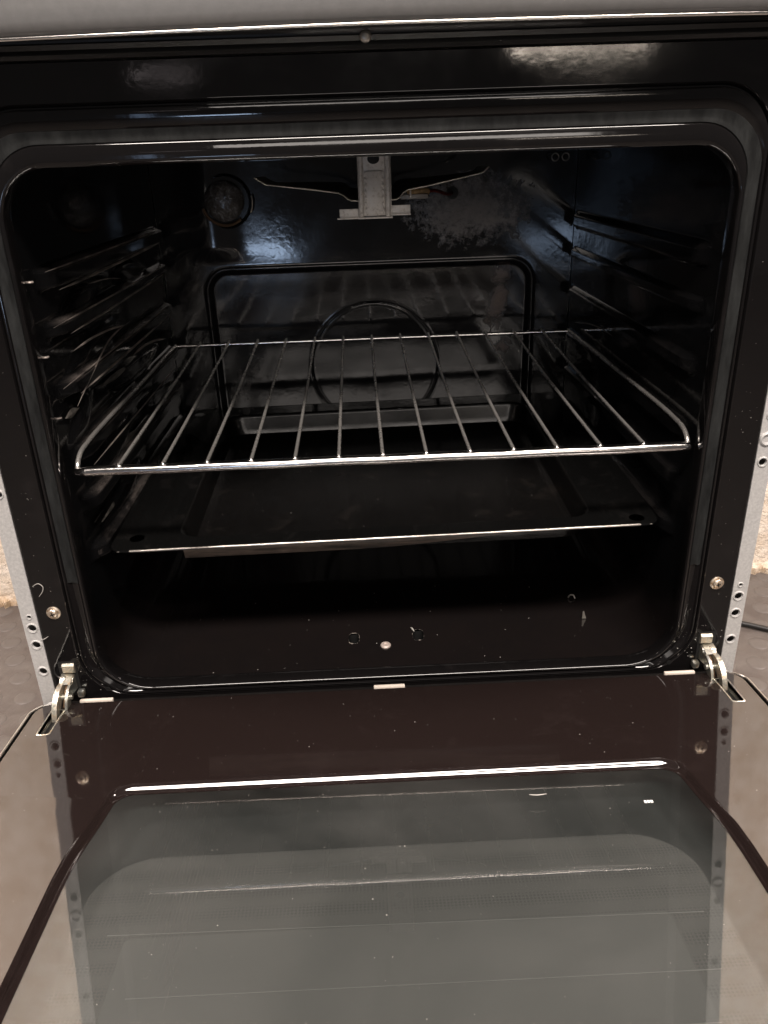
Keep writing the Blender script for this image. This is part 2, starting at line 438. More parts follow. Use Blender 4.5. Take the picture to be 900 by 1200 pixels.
def rib_glint_at(y, z, sgn):  # mask of painted highlights along rib edges, stronger on the left wall
    wv = 0; zz = z+.042*(y-.03)
    for zc, hw in RIBS:
        en = sm((y-.035)/.03)*sm((.392-y)/.02)
        for edge in (.86, -.86):
            q = (zz-zc)/hw-edge
            wv = max(wv, en*math.exp(-(q/.16)**2))
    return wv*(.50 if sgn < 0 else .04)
def side_wall(sgn):
    bm = bmesh.new(); rings = []
    R = .030
    zs = []
    prof = []
    for k in range(9): a = rad(90-90*k/8); prof.append((R-R*math.cos(a), ZC-R+R*math.sin(a)))     # ceiling corner (inset, z)
    nz = 300
    for k in range(1, nz): prof.append((0, ZC-R-(ZC-2*R-ZF)*k/nz))
    for k in range(9): a = rad(90*k/8); prof.append((R-R*math.cos(a), ZF+R-R*math.sin(a)))
    ys = [.0142+.3855*k/110 for k in range(111)]
    for ins, z in prof:
        bl = sm((z-ZF-R-.005)/.04)*sm((ZC-R-z)/.05) if ins == 0 else 0
        rings.append([(sgn*(XW-ins-wall_in(y, z-.042*(y-.03)*bl, sgn)), y, z-.042*(y-.03)*bl) for y in ys])
    loft(bm, rings, closed=False); return bm
M_wallen = enamel('runner_enamel')
if True:
    m = M_wallen; at = m.n('ShaderNodeAttribute', attribute_name='rib_glint')
    prev = m.p.inputs['Base Color'].links[0].from_socket; pr = m.p.inputs['Roughness'].links[0].from_socket
    wn = m.math('MULTIPLY', at.outputs['Fac'], m.ramp(m.noise(38, 5, .7, vec=m.mapping((1, .35, 1.6))), [(.38, .05), (.62, 1.)]))
    sx_ = m.n('ShaderNodeSeparateXYZ'); m.link(m.tc.outputs['Object'], sx_.inputs[0])
    soil = m.math('MULTIPLY', m.maprange(sx_.outputs[2], .295, .340, 1, 0), m.maprange(m.noise(18, 5, .65), .3, .6, .6, 1))
    m.base(m.mix(wn, m.mix(soil, prev, (.0105, .0082, .0080)), (.42, .36, .33))); m.rough(m.math('ADD', pr, m.math('MULTIPLY', wn, .25)))  # pale rib highlights mixed into the enamel colour
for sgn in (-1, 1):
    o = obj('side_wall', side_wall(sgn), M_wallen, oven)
    a_ = o.data.attributes.new('rib_glint', 'FLOAT', 'POINT')
    a_.data.foreach_set('value', [rib_glint_at(v.co.y+BASE.y, v.co.z+BASE.z, sgn) for v in o.data.vertices])
bm = bmesh.new(); R = .030
loft(bm, [[(-XW+R, .0142, ZC), (XW-R, .0142, ZC)], [(-XW+R, .3997, ZC), (XW-R, .3997, ZC)]], closed=False)
obj('cavity_ceiling', bm, M_en, oven)
# highlights of the ribs put in as pale tubes and lens plates
M_glint_catch = Mat('glint_and_catch', (.55, .46, .42), .33, .6)  # pale tone stands for light on the ribs; runner catches share it
M_glint_catch.base(M_glint_catch.ramp(M_glint_catch.noise(30, 4, .6), [(.32, (.10, .09, .085)), (.60, (.74, .64, .58))]))
M_lip = Mat('pale_lip', (.6, .54, .5), .28, .8)  # pale, patchy metal for the tube along the tray's front edge
M_lip.base(M_lip.ramp(M_lip.noise(40, 4, .6, vec=M_lip.mapping((.5, 1, 1))), [(.30, (.25, .22, .2)), (.52, (.85, .78, .72))]))
M_refl_plate = Mat('reflection_tone', (.10, .092, .085), .3, .2)  # grey tones imitating reflections in the left wall's enamel
M_refl_plate.base(M_refl_plate.ramp(M_refl_plate.noise(60, 5, .7), [(.35, (.03, .028, .026)), (.65, (.22, .20, .18))]))
EDGES = [([(.030, .2920), (.19, .2850), (.354, .2782)], .0007), ([(.049, .2772), (.2, .2712), (.366, .2658)], .00115),
 ([(.025, .2572), (.2, .2492), (.368, .2420)], .0007), ([(.055, .2462), (.2, .2405), (.364, .2352)], .0008),
 ([(.020, .2172), (.2, .2095), (.359, .2022)], .0006), ([(.052, .2042), (.2, .1985), (.365, .1930)], .00085),
 ([(.052, .2345), (.10, .2325), (.150, .2275), (.190, .2215)], .0009), ([(.19, .2215), (.14, .2210), (.09, .2110), (.04, .1985)], .0006),
 ([(.20, .1925), (.24, .1905), (.285, .1845), (.335, .1745)], .0010), ([(.11, .2700), (.16, .2652), (.20, .2585)], .0005),
 ([(.05, .1500), (.2, .1440), (.36, .1380)], .0006)]
def lens(sgn, y0, z0, y1, z1, w, x):
    bm = bmesh.new(); a = Vector((sgn*x, y0, z0)); b = Vector((sgn*x, y1, z1)); t = (b-a); n = Vector((0, -t.z, t.y)).normalized(); rings = []
    for i in range(17):
        u = i/16; c = a+t*u; h = w*math.sin(math.pi*u)**1.2+.0001
        rings.append([c+n*h*q+Vector((-sgn*(.0012*(1-q*q)+.0002), 0, 0)) for q in (-1, -.6, -.2, .2, .6, 1)])
    loft(bm, rings, closed=False); return bm
for sgn, mt in ((-1, M_glint_catch), (1, M_shield)):
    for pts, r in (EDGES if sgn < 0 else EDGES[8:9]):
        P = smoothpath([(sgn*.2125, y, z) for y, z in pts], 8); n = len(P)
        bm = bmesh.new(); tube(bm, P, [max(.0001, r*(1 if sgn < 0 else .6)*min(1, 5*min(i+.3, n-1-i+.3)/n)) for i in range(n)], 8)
        obj('runner_highlight', bm, mt, oven)
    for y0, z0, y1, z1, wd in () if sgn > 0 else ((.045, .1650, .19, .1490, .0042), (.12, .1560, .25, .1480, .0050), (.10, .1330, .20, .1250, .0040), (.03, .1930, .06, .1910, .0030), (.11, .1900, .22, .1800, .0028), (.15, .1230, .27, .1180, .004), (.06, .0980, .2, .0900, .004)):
        obj('reflection_plate', lens(sgn, y0, z0, y1, z1, wd, .2195), M_refl_plate if sgn < 0 else M_wallen, oven)
# floor plate with its punched holes, edges turned down
HOL = [(-.0284, .0645, .0046, .0080), (.0263, .0655, .0048, .0082)]
bm = bmesh.new()
fo = [(-XW+R, .0142), (XW-R, .0142), (XW-R, .3997), (-XW+R, .3997)]
holes = [[(cx+rx*max(-.93, min(.93, 1.06*math.cos(2*math.pi*k/20))), cy+ry*max(-.93, min(.93, 1.06*math.sin(2*math.pi*k/20)))) for k in range(20)] for cx, cy, rx, ry in HOL]
plate(bm, fo, holes, lambda a, b, t: (a, b, ZF-t), 0, .0012)
M_cf = M_wallen
M_rimw = Mat('chipped_rim', (.08, .07, .065), .3)
M_rimw.base(M_rimw.ramp(M_rimw.noise(200, 3, .6), [(.50, (.010, .009, .009)), (.62, (.40, .35, .31))]))
floor_plate = obj('cavity_floor', bm, M_cf, oven)
for h in holes:
    bm = bmesh.new()
    cx = sum(a for a, b in h)/20; cy = sum(b for a, b in h)/20
    loft(bm, [[(a, b, ZF-.0100) for a, b in h], [(a, b, ZF+.0001) for a, b in h]]); obj('hole_sleeve', bm, M_dark, floor_plate); bm = bmesh.new()
    loft(bm, [[(a, b, ZF-.0006) for a, b in h], [(cx+(a-cx)*1.03, cy+(b-cy)*1.03, ZF+.0004) for a, b in h], [(cx+(a-cx)*1.10, cy+(b-cy)*1.10, ZF+.0001) for a, b in h]])
    obj('hole_rim', bm, M_rimw, floor_plate)
bm = bmesh.new(); disc_lathe(bm, [(.0044, 0), (.0044, .0008), (.0036, .0017), (.0018, .0019), (.0014, .0012)], lambda a, b, h: (-.0019+a, .0518+b, ZF+h), 20)
obj('screw', bm, M_screwpale, floor_plate)
bm = bmesh.new(); box(bm, -.26, .26, .02, .41, -.06, -.059)
obj('base_pan', bm, M_dark, oven)
# rear wall relief
def rr_sdf(x, z, x0, x1, z0, z1, r):
    cx, cz = (x0+x1)/2, (z0+z1)/2
    qx = abs(x-cx)-(x1-x0)/2+r; qz = abs(z-cz)-(z1-z0)/2+r
    return math.hypot(max(qx, 0), max(qz, 0))+min(max(qx, qz), 0)-r
def back_y(x, z):
    y = YB
    s = rr_sdf(x, z, -.1735, .1765, -.010, .2280, .022)
    y += .0055*(1-sm((s+.0035)/.0045))                # pressed-back rectangle
    y += -.0012*math.exp(-((s-.003)/.0018)**2)        # its rolled edge
    rc = math.hypot(x-.0035, z-.1170)
    y += .0007*math.exp(-((rc-.0722)/.0009)**2) - .0003*math.exp(-((rc-.0700)/.0009)**2) - .0002*math.exp(-((rc-.0742)/.0010)**2)
    y += .004*math.exp(-(((x+.165)/.02)**2))*sm((z-.235)/.02)*-1    # soft vertical bead, left
    y += .0003*mnoise.noise((x*22, z*22, 1.3))
    e = min(x+XW, XW-x); 
    return y
bm = bmesh.new(); rings = []
nx, nzz = 440, 420
for j in range(nzz+1):
    z = ZF+.0005+(ZC-ZF-.001)*j/nzz
    rings.append([(x, back_y(x, z), z) for x in [-XW+.0005+(2*XW-.001)*i/nx for i in range(nx+1)]])
loft(bm, rings, closed=False)
back = obj('back_wall', bm, M_back, oven)
# hole for the lead, pair of small rings, pip
def torus(bm, cx, cy, cz, R_, r_, n=28, axis='Y', a0=0, a1=360):
    pts = []
    cl = (a1-a0) >= 360
    for k in range(n if cl else n+1):
        a = rad(a0+(a1-a0)*k/n)
        pts.append((cx+R_*math.cos(a), cy, cz+R_*math.sin(a)) if axis == 'Y' else (cx+R_*math.cos(a), cy+R_*math.sin(a), cz))
    tube(bm, pts, r_, 8, True, cl)
bm = bmesh.new(); disc_lathe(bm, [(.0062, 0), (.0062, .0012), (.005, .0014)], lambda a, b, h: (.0908+a, .3988-h, .3004+b), 20)
obj('lead_grommet', bm, M_dark, back)
for x in (.1969, .2076):
    bm = bmesh.new(); torus(bm, x-.002, .388, .3320, .0036, .0007, 20); obj('vent_ring', bm, M_shield, back)
# ---- oven lamp
bm = bmesh.new()
disc_lathe(bm, [(.0272, 0), (.0272, .002), (.0258, .0036), (.0245, .0030), (.0232, -.002)], lambda a, b, h: (-.1460+a, .4000-h, .3000+b), 32)
lamp = obj('lamp_housing', bm, M_en, oven)
bm = bmesh.new(); disc_lathe(bm, [(.0205, -.002), (.0205, .006), (.0190, .0095), (.0150, .0125), (.009, .0142), (.003, .0147)], lambda a, b, h: (-.1475+a, .4000-h, .3005+b), 28)
obj('lamp_glass', bm, M_lens, lamp)
bm = bmesh.new(); torus(bm, -.1470, .394, .3000, .0233, .0016, 26, 'Y', 195, 310); obj('lamp_ring', bm, M_brass, lamp)
bm = bmesh.new(); torus(bm, -.1440, .392, .3000, .0262, .0009, 10, 'Y', -25, 12); obj('lamp_clip', bm, M_shieldedge, lamp)

# ---- grill burner under the ceiling
def ribbon(bm, front_pts, back_pts, th):
    n = len(front_pts); up = Vector((0, 0, th))
    loft(bm, [[Vector(p) for p in front_pts], [Vector(p) for p in back_pts], [Vector(p)-up for p in back_pts], [Vector(p)-up for p in front_pts], [Vector(p) for p in front_pts]], closed=False)
burner = None
bm = bmesh.new()
fpL = [(-.1009, .3292), (-.0960, .3262), (-.0907, .3232), (-.0700, .3204), (-.0464, .3172), (-.0260, .3140), (-.0215, .3118), (-.0180, .3086), (-.0145, .3072), (-.0060, .3066), (.0035, .3066), (.0150, .3066), (.0262, .3070), (.0300, .3090), (.0325, .3122), (.0370, .3148), (.0542, .3174), (.0770, .3216), (.1007, .3261), (.1060, .3276), (.1107, .3318)]
bk = []
for x, z in fpL:
    t = 1-min(1, abs(x-.0045)/.100); bk.append((x*.92, .28+.012+.085*min(1, t*1.3), z+.004*t))
ribbon(bm, [(x, .28, z) for x, z in fpL], bk, .0008)
burner = obj('grill_burner', bm, M_shield, oven)
bm = bmesh.new(); tube(bm, [(x, .2795, z-.0004) for x, z in fpL], .00075, 8); obj('burner_lip', bm, M_shieldedge, burner)
bm = bmesh.new(); tube(bm, [(.004, .285, .302), (.004, .398, .302)], .012, 20); obj('burner_tube', bm, M_shield, burner)
# bracket: strap with two raised beads, cross feet
bm = bmesh.new()
def strap(x0, x1, y0, y1, z0, z1, b): box(bm, x0, x1, y0, y1, z0, z1, b)
strap(-.0085, .0208, .2500, .2516, .2960, .3900, .0004)
bracket = obj('burner_bracket', bm, M_bracket, oven)
for xx in (-.0060, .0176):
    bm = bmesh.new(); tube(bm, smoothpath([(xx, .2512, .2965), (xx-.0003, .2488, .2990), (xx, .2484, .3100), (xx, .2484, .3270), (xx+.0003, .2490, .3335), (xx, .2496, .3450), (xx, .2500, .388)], 4), .0026, 12); obj('bracket_bead', bm, M_bracket, bracket)
bm = bmesh.new(); box(bm, -.0018, .0134, .2478, .2504, .2975, .3330, .0011); obj('bracket_tongue', bm, M_bracket, bracket)
for k in range(7):
    for sx in (-.0018, .0134):
        bm = bmesh.new(); box(bm, sx-.0009, sx+.0009, .2474, .2492, .2995+k*.0050, .3022+k*.0050, .0004); obj('bracket_tooth', bm, M_bracket, bracket)
bm = bmesh.new(); box(bm, -.0255, -.0075, .2520, .2532, .2948, .3022, .0003); box(bm, -.0278, -.0075, .2495, .2532, .2938, .2949, .0002); obj('bracket_foot', bm, M_bracket, bracket)
bm = bmesh.new(); box(bm, .0200, .0373, .2520, .2532, .2968, .3040, .0003); box(bm, .0200, .0375, .2495, .2532, .2957, .2969, .0002); obj('bracket_foot', bm, M_bracket, bracket)
bm = bmesh.new(); box(bm, -.0095, .0215, .2470, .2530, .2938, .2952, .0004); obj('bracket_foot', bm, M_bracket, bracket)
# dark slot at the strap's top
bm = bmesh.new(); disc_lathe(bm, [(.0052, 0), (.0052, .0006), (.0045, .0008)], lambda a, b, h: (.0058+a, .2499-h, .3425+b*.8), 18); obj('strap_hole', bm, M_dark, bracket)
# spark plug with lead
bm = bmesh.new()
prof = [(.0016, 0), (.0026, .001), (.0028, .006), (.0022, .0068), (.0029, .0078), (.0032, .0125), (.0024, .0140), (.0031, .0152), (.0034, .0215), (.0030, .0238), (.0014, .0246)]
ax = Vector((.0248, .012, -.0019)).normalized(); p0 = Vector((.0395, .332, .3088)); uu = ax.cross(Vector((0, 0, 1))).normalized(); vv = ax.cross(uu)
disc_lathe(bm, prof, lambda a, b, h: p0+ax*h+uu*a+vv*b, 16); plug = obj('spark_plug', bm, M_ceramic, oven)
bm = bmesh.new(); box(bm, .0415, .0432, .326, .336, .3035, .3120, .0003); obj('plug_clip', bm, M_bracket, plug)
bm = bmesh.new(); box(bm, .033, .060, .333, .340, .3015, .3060, .0006); obj('plug_holder', bm, M_shield, plug)
bm = bmesh.new(); e = p0+ax*.0240; tube(bm, smoothpath([e, e+Vector((.008, .010, -.0002)), (.083, .378, .3012), (.0908, .400, .3004)], 5), .0016, 10); obj('plug_lead', bm, M_red, plug)
# little sliver of metal standing at the right of the cavity floor
bm = bmesh.new(); plate(bm, [(.1700, -.0235), (.1735, -.0235), (.1712, -.0160), (.1702, -.0170)], [], lambda a, b, t: (a, .0780+t, b), 0, .0008); obj('floor_tab', bm, M_shieldedge, oven, smooth=False)
bm = bmesh.new(); tube(bm, smoothpath([(.166, .1130, -.0232), (.1675, .1125, -.0205), (.1705, .1125, -.0208), (.1718, .111, -.0235)], 4), .0007, 8); obj('floor_clip', bm, M_shield, oven)
# curled runner ends near the front of the left wall
for z in (.2885, .2405, .1985):
    bm = bmesh.new(); torus(bm, -.2185, .0165, z, .0024, .0007, 14, 'Z', 200, 340)
    obj('runner_catch', bm, M_glint_catch, oven)

# ---- outer shell
def hexa(cx, cz, r): return circle(cx, cz, r, 18)
def strip(sgn):
    hs = [(.0521, .0017), (.0423, .0033), (.0274, .0033), (.0035, .0033), (.1510, .0030), (.1850, .0026), (-.030, .003), (.2425, .0026), (.31, .003)]
    bm = bmesh.new()
    plate(bm, [(sgn*.2585, -.295), (sgn*.2697, -.295), (sgn*.2697, .415), (sgn*.2585, .415)], [circle(sgn*.2636, z, r, 18) for z, r in hs], lambda a, b, t: (a, t-.0004, b), 0, .0012)
    o = obj('side_strip', bm, M_galv, oven, smooth=False)
    for z, r in hs:
        b2 = bmesh.new(); pr = [(r*.86, .0011), (r*.90, .0001), (r*1.02, -.0007), (r*1.22, -.00062), (r*1.36, .0)]
        loft(b2, [[(sgn*.2636+q*math.cos(2*math.pi*k/20), h-.0004, z+q*math.sin(2*math.pi*k/20)) for k in range(20)] for q, h in pr])
        obj('hole_rim', b2, M_galv, o)
    b2 = bmesh.new(); disc_lathe(b2, [(.0052, 0), (.0050, .0009), (.0040, .0016), (.0030, .0012), (.0024, .0004)], lambda a, b, h: (sgn*.2636+a, -.0003-h, .168+b), 22); obj('dimple', b2, M_galv, o)
    return o
strip(-1); strip(1)
for sgn in (-1, 1):
    bm = bmesh.new(); box(bm, *sorted((sgn*.2675, sgn*.2694)), .0018, .560, -.294, .505); obj('side_panel', bm, M_galv, oven, smooth=False)
    bm = bmesh.new(); box(bm, *sorted((sgn*.2400, sgn*.2660)), .010, .018, -.294, .50); obj('inner_channel', bm, M_dark, oven, smooth=False)
bm = bmesh.new(); box(bm, -.2665, .2665, .5560, .5590, -.294, .505); obj('rear_panel', bm, M_galv, oven, smooth=False)
bm = bmesh.new(); box(bm, -.2720, .2720, -.020, .5640, .507, .520, .002); obj('hob_top', bm, M_panel, oven)
bm = bmesh.new(); box(bm, -.2570, .2570, .006, .014, -.290, -.034, .001); obj('lower_panel', bm, M_frame, oven)
# control panel, its lower edge bowed forward
def cp_y(x): return -.0300-.0045*(1-(x/.28)**2)
def cp_z(x): return .4186-.0015*(x/.28)**2-(.0018*max(0, -x)/.28)+.0*(x)
bm = bmesh.new(); rings = []
for i in range(61):
    x = -.285+.57*i/60; y = cp_y(x); z = cp_z(x)
    rings.append([(x, y+.006, z+.0925), (x, y-.0015, z+.0915), (x, y-.0042, z+.060), (x, y-.0045, z+.030), (x, y-.0044, z+.014), (x, y-.0036, z+.0075), (x, y-.0020, z+.0033), (x, y-.0003, z+.0016), (x, y+.0012, z+.0013)])
loft(bm, rings, closed=False)
cp = obj('control_panel', bm, M_panel, oven)
bm = bmesh.new(); rings = []
for i in range(61):
    x = -.285+.57*i/60; y = cp_y(x); z = cp_z(x)
    rings.append([(x, y+.0006+.0011*math.cos(a), z+.0004+.0011*math.sin(a)) for a in [2*math.pi*k/10 for k in range(10)]])
loft(bm, rings, True, True, True); obj('panel_trim', bm, M_trim, cp)
bm = bmesh.new(); rings = []
for i in range(61):
    x = -.285+.57*i/60; y = cp_y(x); z = cp_z(x)
    rings.append([(x, y+.0015, z+.0012), (x, y+.012, z+.0010), (x, -.0080, z+.0016), (x, -.0060, .4180), (x, -.0058, .4165)])
loft(bm, rings, closed=False); obj('underside', bm, M_dull, cp)
# vent rail between panel and frame
bm = bmesh.new()
prof = [(-.0055, .4175), (-.0062, .4160), (-.0050, .4135), (-.0056, .4124), (-.0060, .4112), (-.0046, .4100), (-.0040, .4092), (.002, .4088)]
loft(bm, [[(-.266, y, z) for y, z in prof], [(.266, y, z) for y, z in prof]], closed=False); rail = obj('vent_rail', bm, M_dull, oven)
bm = bmesh.new(); disc_lathe(bm, [(.0034, 0), (.0032, .0006), (.0024, .0012), (.0010, .0014)], lambda a, b, h: (-.0019+a, -.0058-h, .4155+b), 20); obj('screw', bm, M_shieldedge, rail)
# frame screws
for x, z in ((-.2454, .0547), (.2455, .0545)):
    bm = bmesh.new()
    disc_lathe(bm, [(.0052, 0), (.0052, .0008), (.0046, .0013), (.0038, .0014), (.0036, .0024), (.0028, .0031), (.0012, .0034)], lambda a, b, h: (x+a, .0001-h, z+b), 24)
    s_ = obj('frame_screw', bm, M_screw, oven)
    for ang in (20, 110):
        bm = bmesh.new(); ca, sa = math.cos(rad(ang)), math.sin(rad(ang))
        box(bm, -.0017, .0017, -.0036, -.0030, -.00035, .00035, 0, lambda v: Vector((x+v.x*ca-v.z*sa, v.y, z+v.x*sa+v.z*ca))); obj('cross_slot', bm, M_dark, s_, smooth=False)
for sgn in (-1, 1):
    bm = bmesh.new(); disc_lathe(bm, [(.0020, 0), (.0020, .0003), (.0014, .0004)], lambda a, b, h: (sgn*.2180+a, .0001-h, -.0160+b), 14); obj('drain_hole', bm, M_dark, front)

# ================================================================ DOOR
AL = rad(7.5); DN = Vector((0, math.sin(AL), math.cos(AL))); DT = Vector((0, -math.cos(AL), math.sin(AL))); DO = Vector((0, 0, -.017))
def dp(x, s, h=0): return DO + Vector((x, 0, 0)) + DT*s + DN*h
S0, S1 = .0155, .4450
def corner_outline(hw, s0, s1, r, n=10):
    """outline in (x, s), hinge side rounded"""
    pts = []
    for k in range(n+1): a = rad(180+90*k/n); pts.append((-hw+r+r*math.cos(a), s0+r+r*math.sin(a)))
    for k in range(n+1): a = rad(270+90*k/n); pts.append((hw-r+r*math.cos(a), s0+r+r*math.sin(a)))
    pts += [(hw, s0+(s1-s0)*k/8) for k in range(1, 9)]
    pts += [(-hw, s1-(s1-s0)*k/8) for k in range(0, 8)]
    return pts
def win_outline(inset, n=10):
    """window outline in (x, s): sides lean slightly outwards just below the top corners"""
    i = inset; s0 = .1200+i; s1 = .385-i; r = .0155-min(i, .006)*.6
    def hw(s):
        t = sm((s-.125)/.075); return (.1830+.0085*t)-i*1.0
    pts = []
    h0 = hw(s0+r)
    for k in range(n+1): a = rad(180+90*k/n); pts.append((-h0+r+r*math.cos(a), s0+r+r*math.sin(a)))
    for k in range(1, 12): pts.append((-h0+r+(2*h0-2*r)*k/12, s0))
    for k in range(n+1): a = rad(270+90*k/n); pts.append((h0-r+r*math.cos(a), s0+r+r*math.sin(a)))
    for k in range(1, 15): s = s0+r+(s1-r-s0-r)*k/14; pts.append((hw(s), s))
    h1 = hw(s1)
    for k in range(1, n+1): a = rad(90*k/n); pts.append((h1-r+r*math.cos(a), s1-r+r*math.sin(a)))
    for k in range(1, 12): pts.append((h1-r-(2*h1-2*r)*k/12, s1))
    for k in range(n+1): a = rad(90+90*k/n); pts.append((-h1+r+r*math.cos(a), s1-r+r*math.sin(a)))
    for k in range(1, 15): s = s1-r-(s1-r-s0-r)*k/14; pts.append((-hw(s), s))
    return pts
def slot_outline(sgn, g=0):
    x0, x1 = .2432-g, .2515+g; s0, s1, r = .0270-g, .0585+g, .0022
    pts = rrect(x0, x1, s0, s1, r, r, 4, 2)
    return [(sgn*a, b) for a, b in pts][::(1 if sgn > 0 else -1)]
bm = bmesh.new()
oc = corner_outline(.2640, S0+.0022, S1, .0130)
plate(bm, oc, [win_outline(0), slot_outline(-1), slot_outline(1)], lambda a, b, t: dp(a, b, -t))
oc2 = [corner_outline(.2640+d, S0+.0022-d, S1+d, .0130+d) for d in (0, .0003, .0008, .0012, .0013)]
loft(bm, [[dp(a, b, h) for a, b in o_] for o_, h in zip(oc2, (0, -.00008, -.0006, -.0016, -.0060))])
wi = [(0, 0), (.0006, -.0001), (.0014, -.0005), (.0028, -.0020), (.0040, -.0034), (.0050, -.0040), (.0062, -.0042)]
loft(bm, [[dp(a, b, h) for a, b in win_outline(i)] for i, h in wi])
for sgn in (-1, 1):
    so = slot_outline(sgn); loft(bm, [[dp(a, b, 0) for a, b in so], [dp(a, b, -.004) for a, b in so]])
door = obj('door', bm, M_door, oven)
# bright edge strip round the outer skin
bm = bmesh.new(); oo = corner_outline(.2683, S0-.0002, S1+.003, .0150)[:22]
path = [(-.2683, S1)]+[(-.2683, S1-(S1-.032)*k/12) for k in range(12)]+oo+[(.2683, .032+(S1-.032)*k/12) for k in range(1, 13)]
path = [p for i, p in enumerate(path) if i == 0 or math.hypot(p[0]-path[i-1][0], p[1]-path[i-1][1]) > 1e-4]
left = [p for p in path if p[0] < -.2540]; right = [p for p in path if p[0] > .2540]
for part_ in (left, right):
    bm_ = bmesh.new(); tube(bm_, [dp(a, b, -.0012) for a, b in part_], .0009, 8); obj('edge_strip', bm_, M_trim, door)
bm.free()
# outer skin and sides of the door
bm = bmesh.new()
ro = [corner_outline(.2690, S0-.0008, S1+.004, .0155), corner_outline(.2690, S0-.0008, S1+.004, .0155), corner_outline(.266, S0+.002, S1, .0155)]
loft(bm, [[dp(a, b, h) for a, b in o_] for o_, h in zip(ro, (-.0022, -.0250, -.0265))]); obj('door_side', bm, M_dark, door)
bm = bmesh.new(); plate(bm, corner_outline(.2685, S0, S1+.003, .015), [win_outline(.0)], lambda a, b, t: dp(a, b, -t), .0052); obj('door_core', bm, M_dark, door, smooth=False)
# inner pane
bm = bmesh.new(); plate(bm, win_outline(.0035), [], lambda a, b, t: dp(a, b, -t), .0045); obj('inner_glass', bm, M_glass, door, smooth=False)
# outer pane: dark border, half-tone zone, clear centre seen from inside
def rr2(x0, x1, s0, s1, r): return rrect(x0, x1, s0, s1, r, r, 12, 6)
bm = bmesh.new(); plate(bm, rr2(-.255, .255, .060, .430, .01), [rr2(-.1790, .1690, .1608, .372, .036)], lambda a, b, t: dp(a, b, -t), .0240, .0280); obj('printed_border', bm, M_print, door, smooth=False)
bm = bmesh.new(); plate(bm, rr2(-.1790, .1690, .1608, .372, .036), [rr2(-.150, .140, .2215, .345, .004)], lambda a, b, t: dp(a, b, -t), .0240, .0280); obj('halftone_print', bm, M_dots, door, smooth=False)
bm = bmesh.new(); plate(bm, rr2(-.150, .140, .2215, .345, .004), [], lambda a, b, t: dp(a, b, -t), .0240, .0280); obj('outer_glass', bm, M_outer, door, smooth=False)
M_line = Mat('pane_line', (.13, .135, .132), .4)  # thin pale strips just above the outer pane
for (xa, sa), (xb, sb) in (((-.160, .2187), (.158, .2235)), ((-.140, .2586), (.152, .2598)), ((-.120, .2872), (.140, .2885))):
    bm = bmesh.new(); n_ = 24
    loft(bm, [[dp(xa+(xb-xa)*k/n_, sa+(sb-sa)*k/n_+q*(.00032+.0001*mnoise.noise((k*.9, 4, sa*50))), -.0238+(.0001 if q == 0 else 0)) for k in range(n_+1)] for q in (-1, 0, 1)], closed=False)
    obj('pane_line', bm, M_line, door)
# slot rims and channels
for sgn in (-1, 1):
    so = slot_outline(sgn); so2 = slot_outline(sgn, .0007)
    bm = bmesh.new(); loft(bm, [[dp(a, b, -.0030) for a, b in so], [dp(a, b, .0003) for a, b in so], [dp(a, b, .0004) for a, b in so2], [dp(a, b, .0001) for a, b in slot_outline(sgn, .0011)]]); obj('slot_rim', bm, M_zinc, door)
    bm = bmesh.new()
    for xx in (.2428, .2505): box(bm, *sorted((sgn*xx, sgn*(xx+.0012))), .030, .066, -.016, -.0045, 0, lambda v: dp(v.x, v.y, v.z))
    box(bm, *sorted((sgn*.2428, sgn*.2517)), .030, .066, -.0172, -.0160, 0, lambda v: dp(v.x, v.y, v.z)); obj('hinge_channel', bm, M_zinc, door, smooth=False)
# cream clips on the door's hinge edge
for x0, x1 in ((-.2350, -.2100), (-.0132, .0105), (.2090, .2325)):
    bm = bmesh.new(); box(bm, x0, x1, S0-.0022, S0+.0010, -.0035, .0012, .0008, lambda v: dp(v.x, v.y, v.z)); obj('edge_clip', bm, M_cream, door)
# maker's mark in the glass, tiny
for k in range(3):
    bm = bmesh.new(); box(bm, .1467+.0019*k, .1482+.0019*k, .1560, .1582, -.0044, -.0042, 0, lambda v: dp(v.x, v.y, v.z)); obj('glass_mark', bm, M_mark, door, smooth=False)
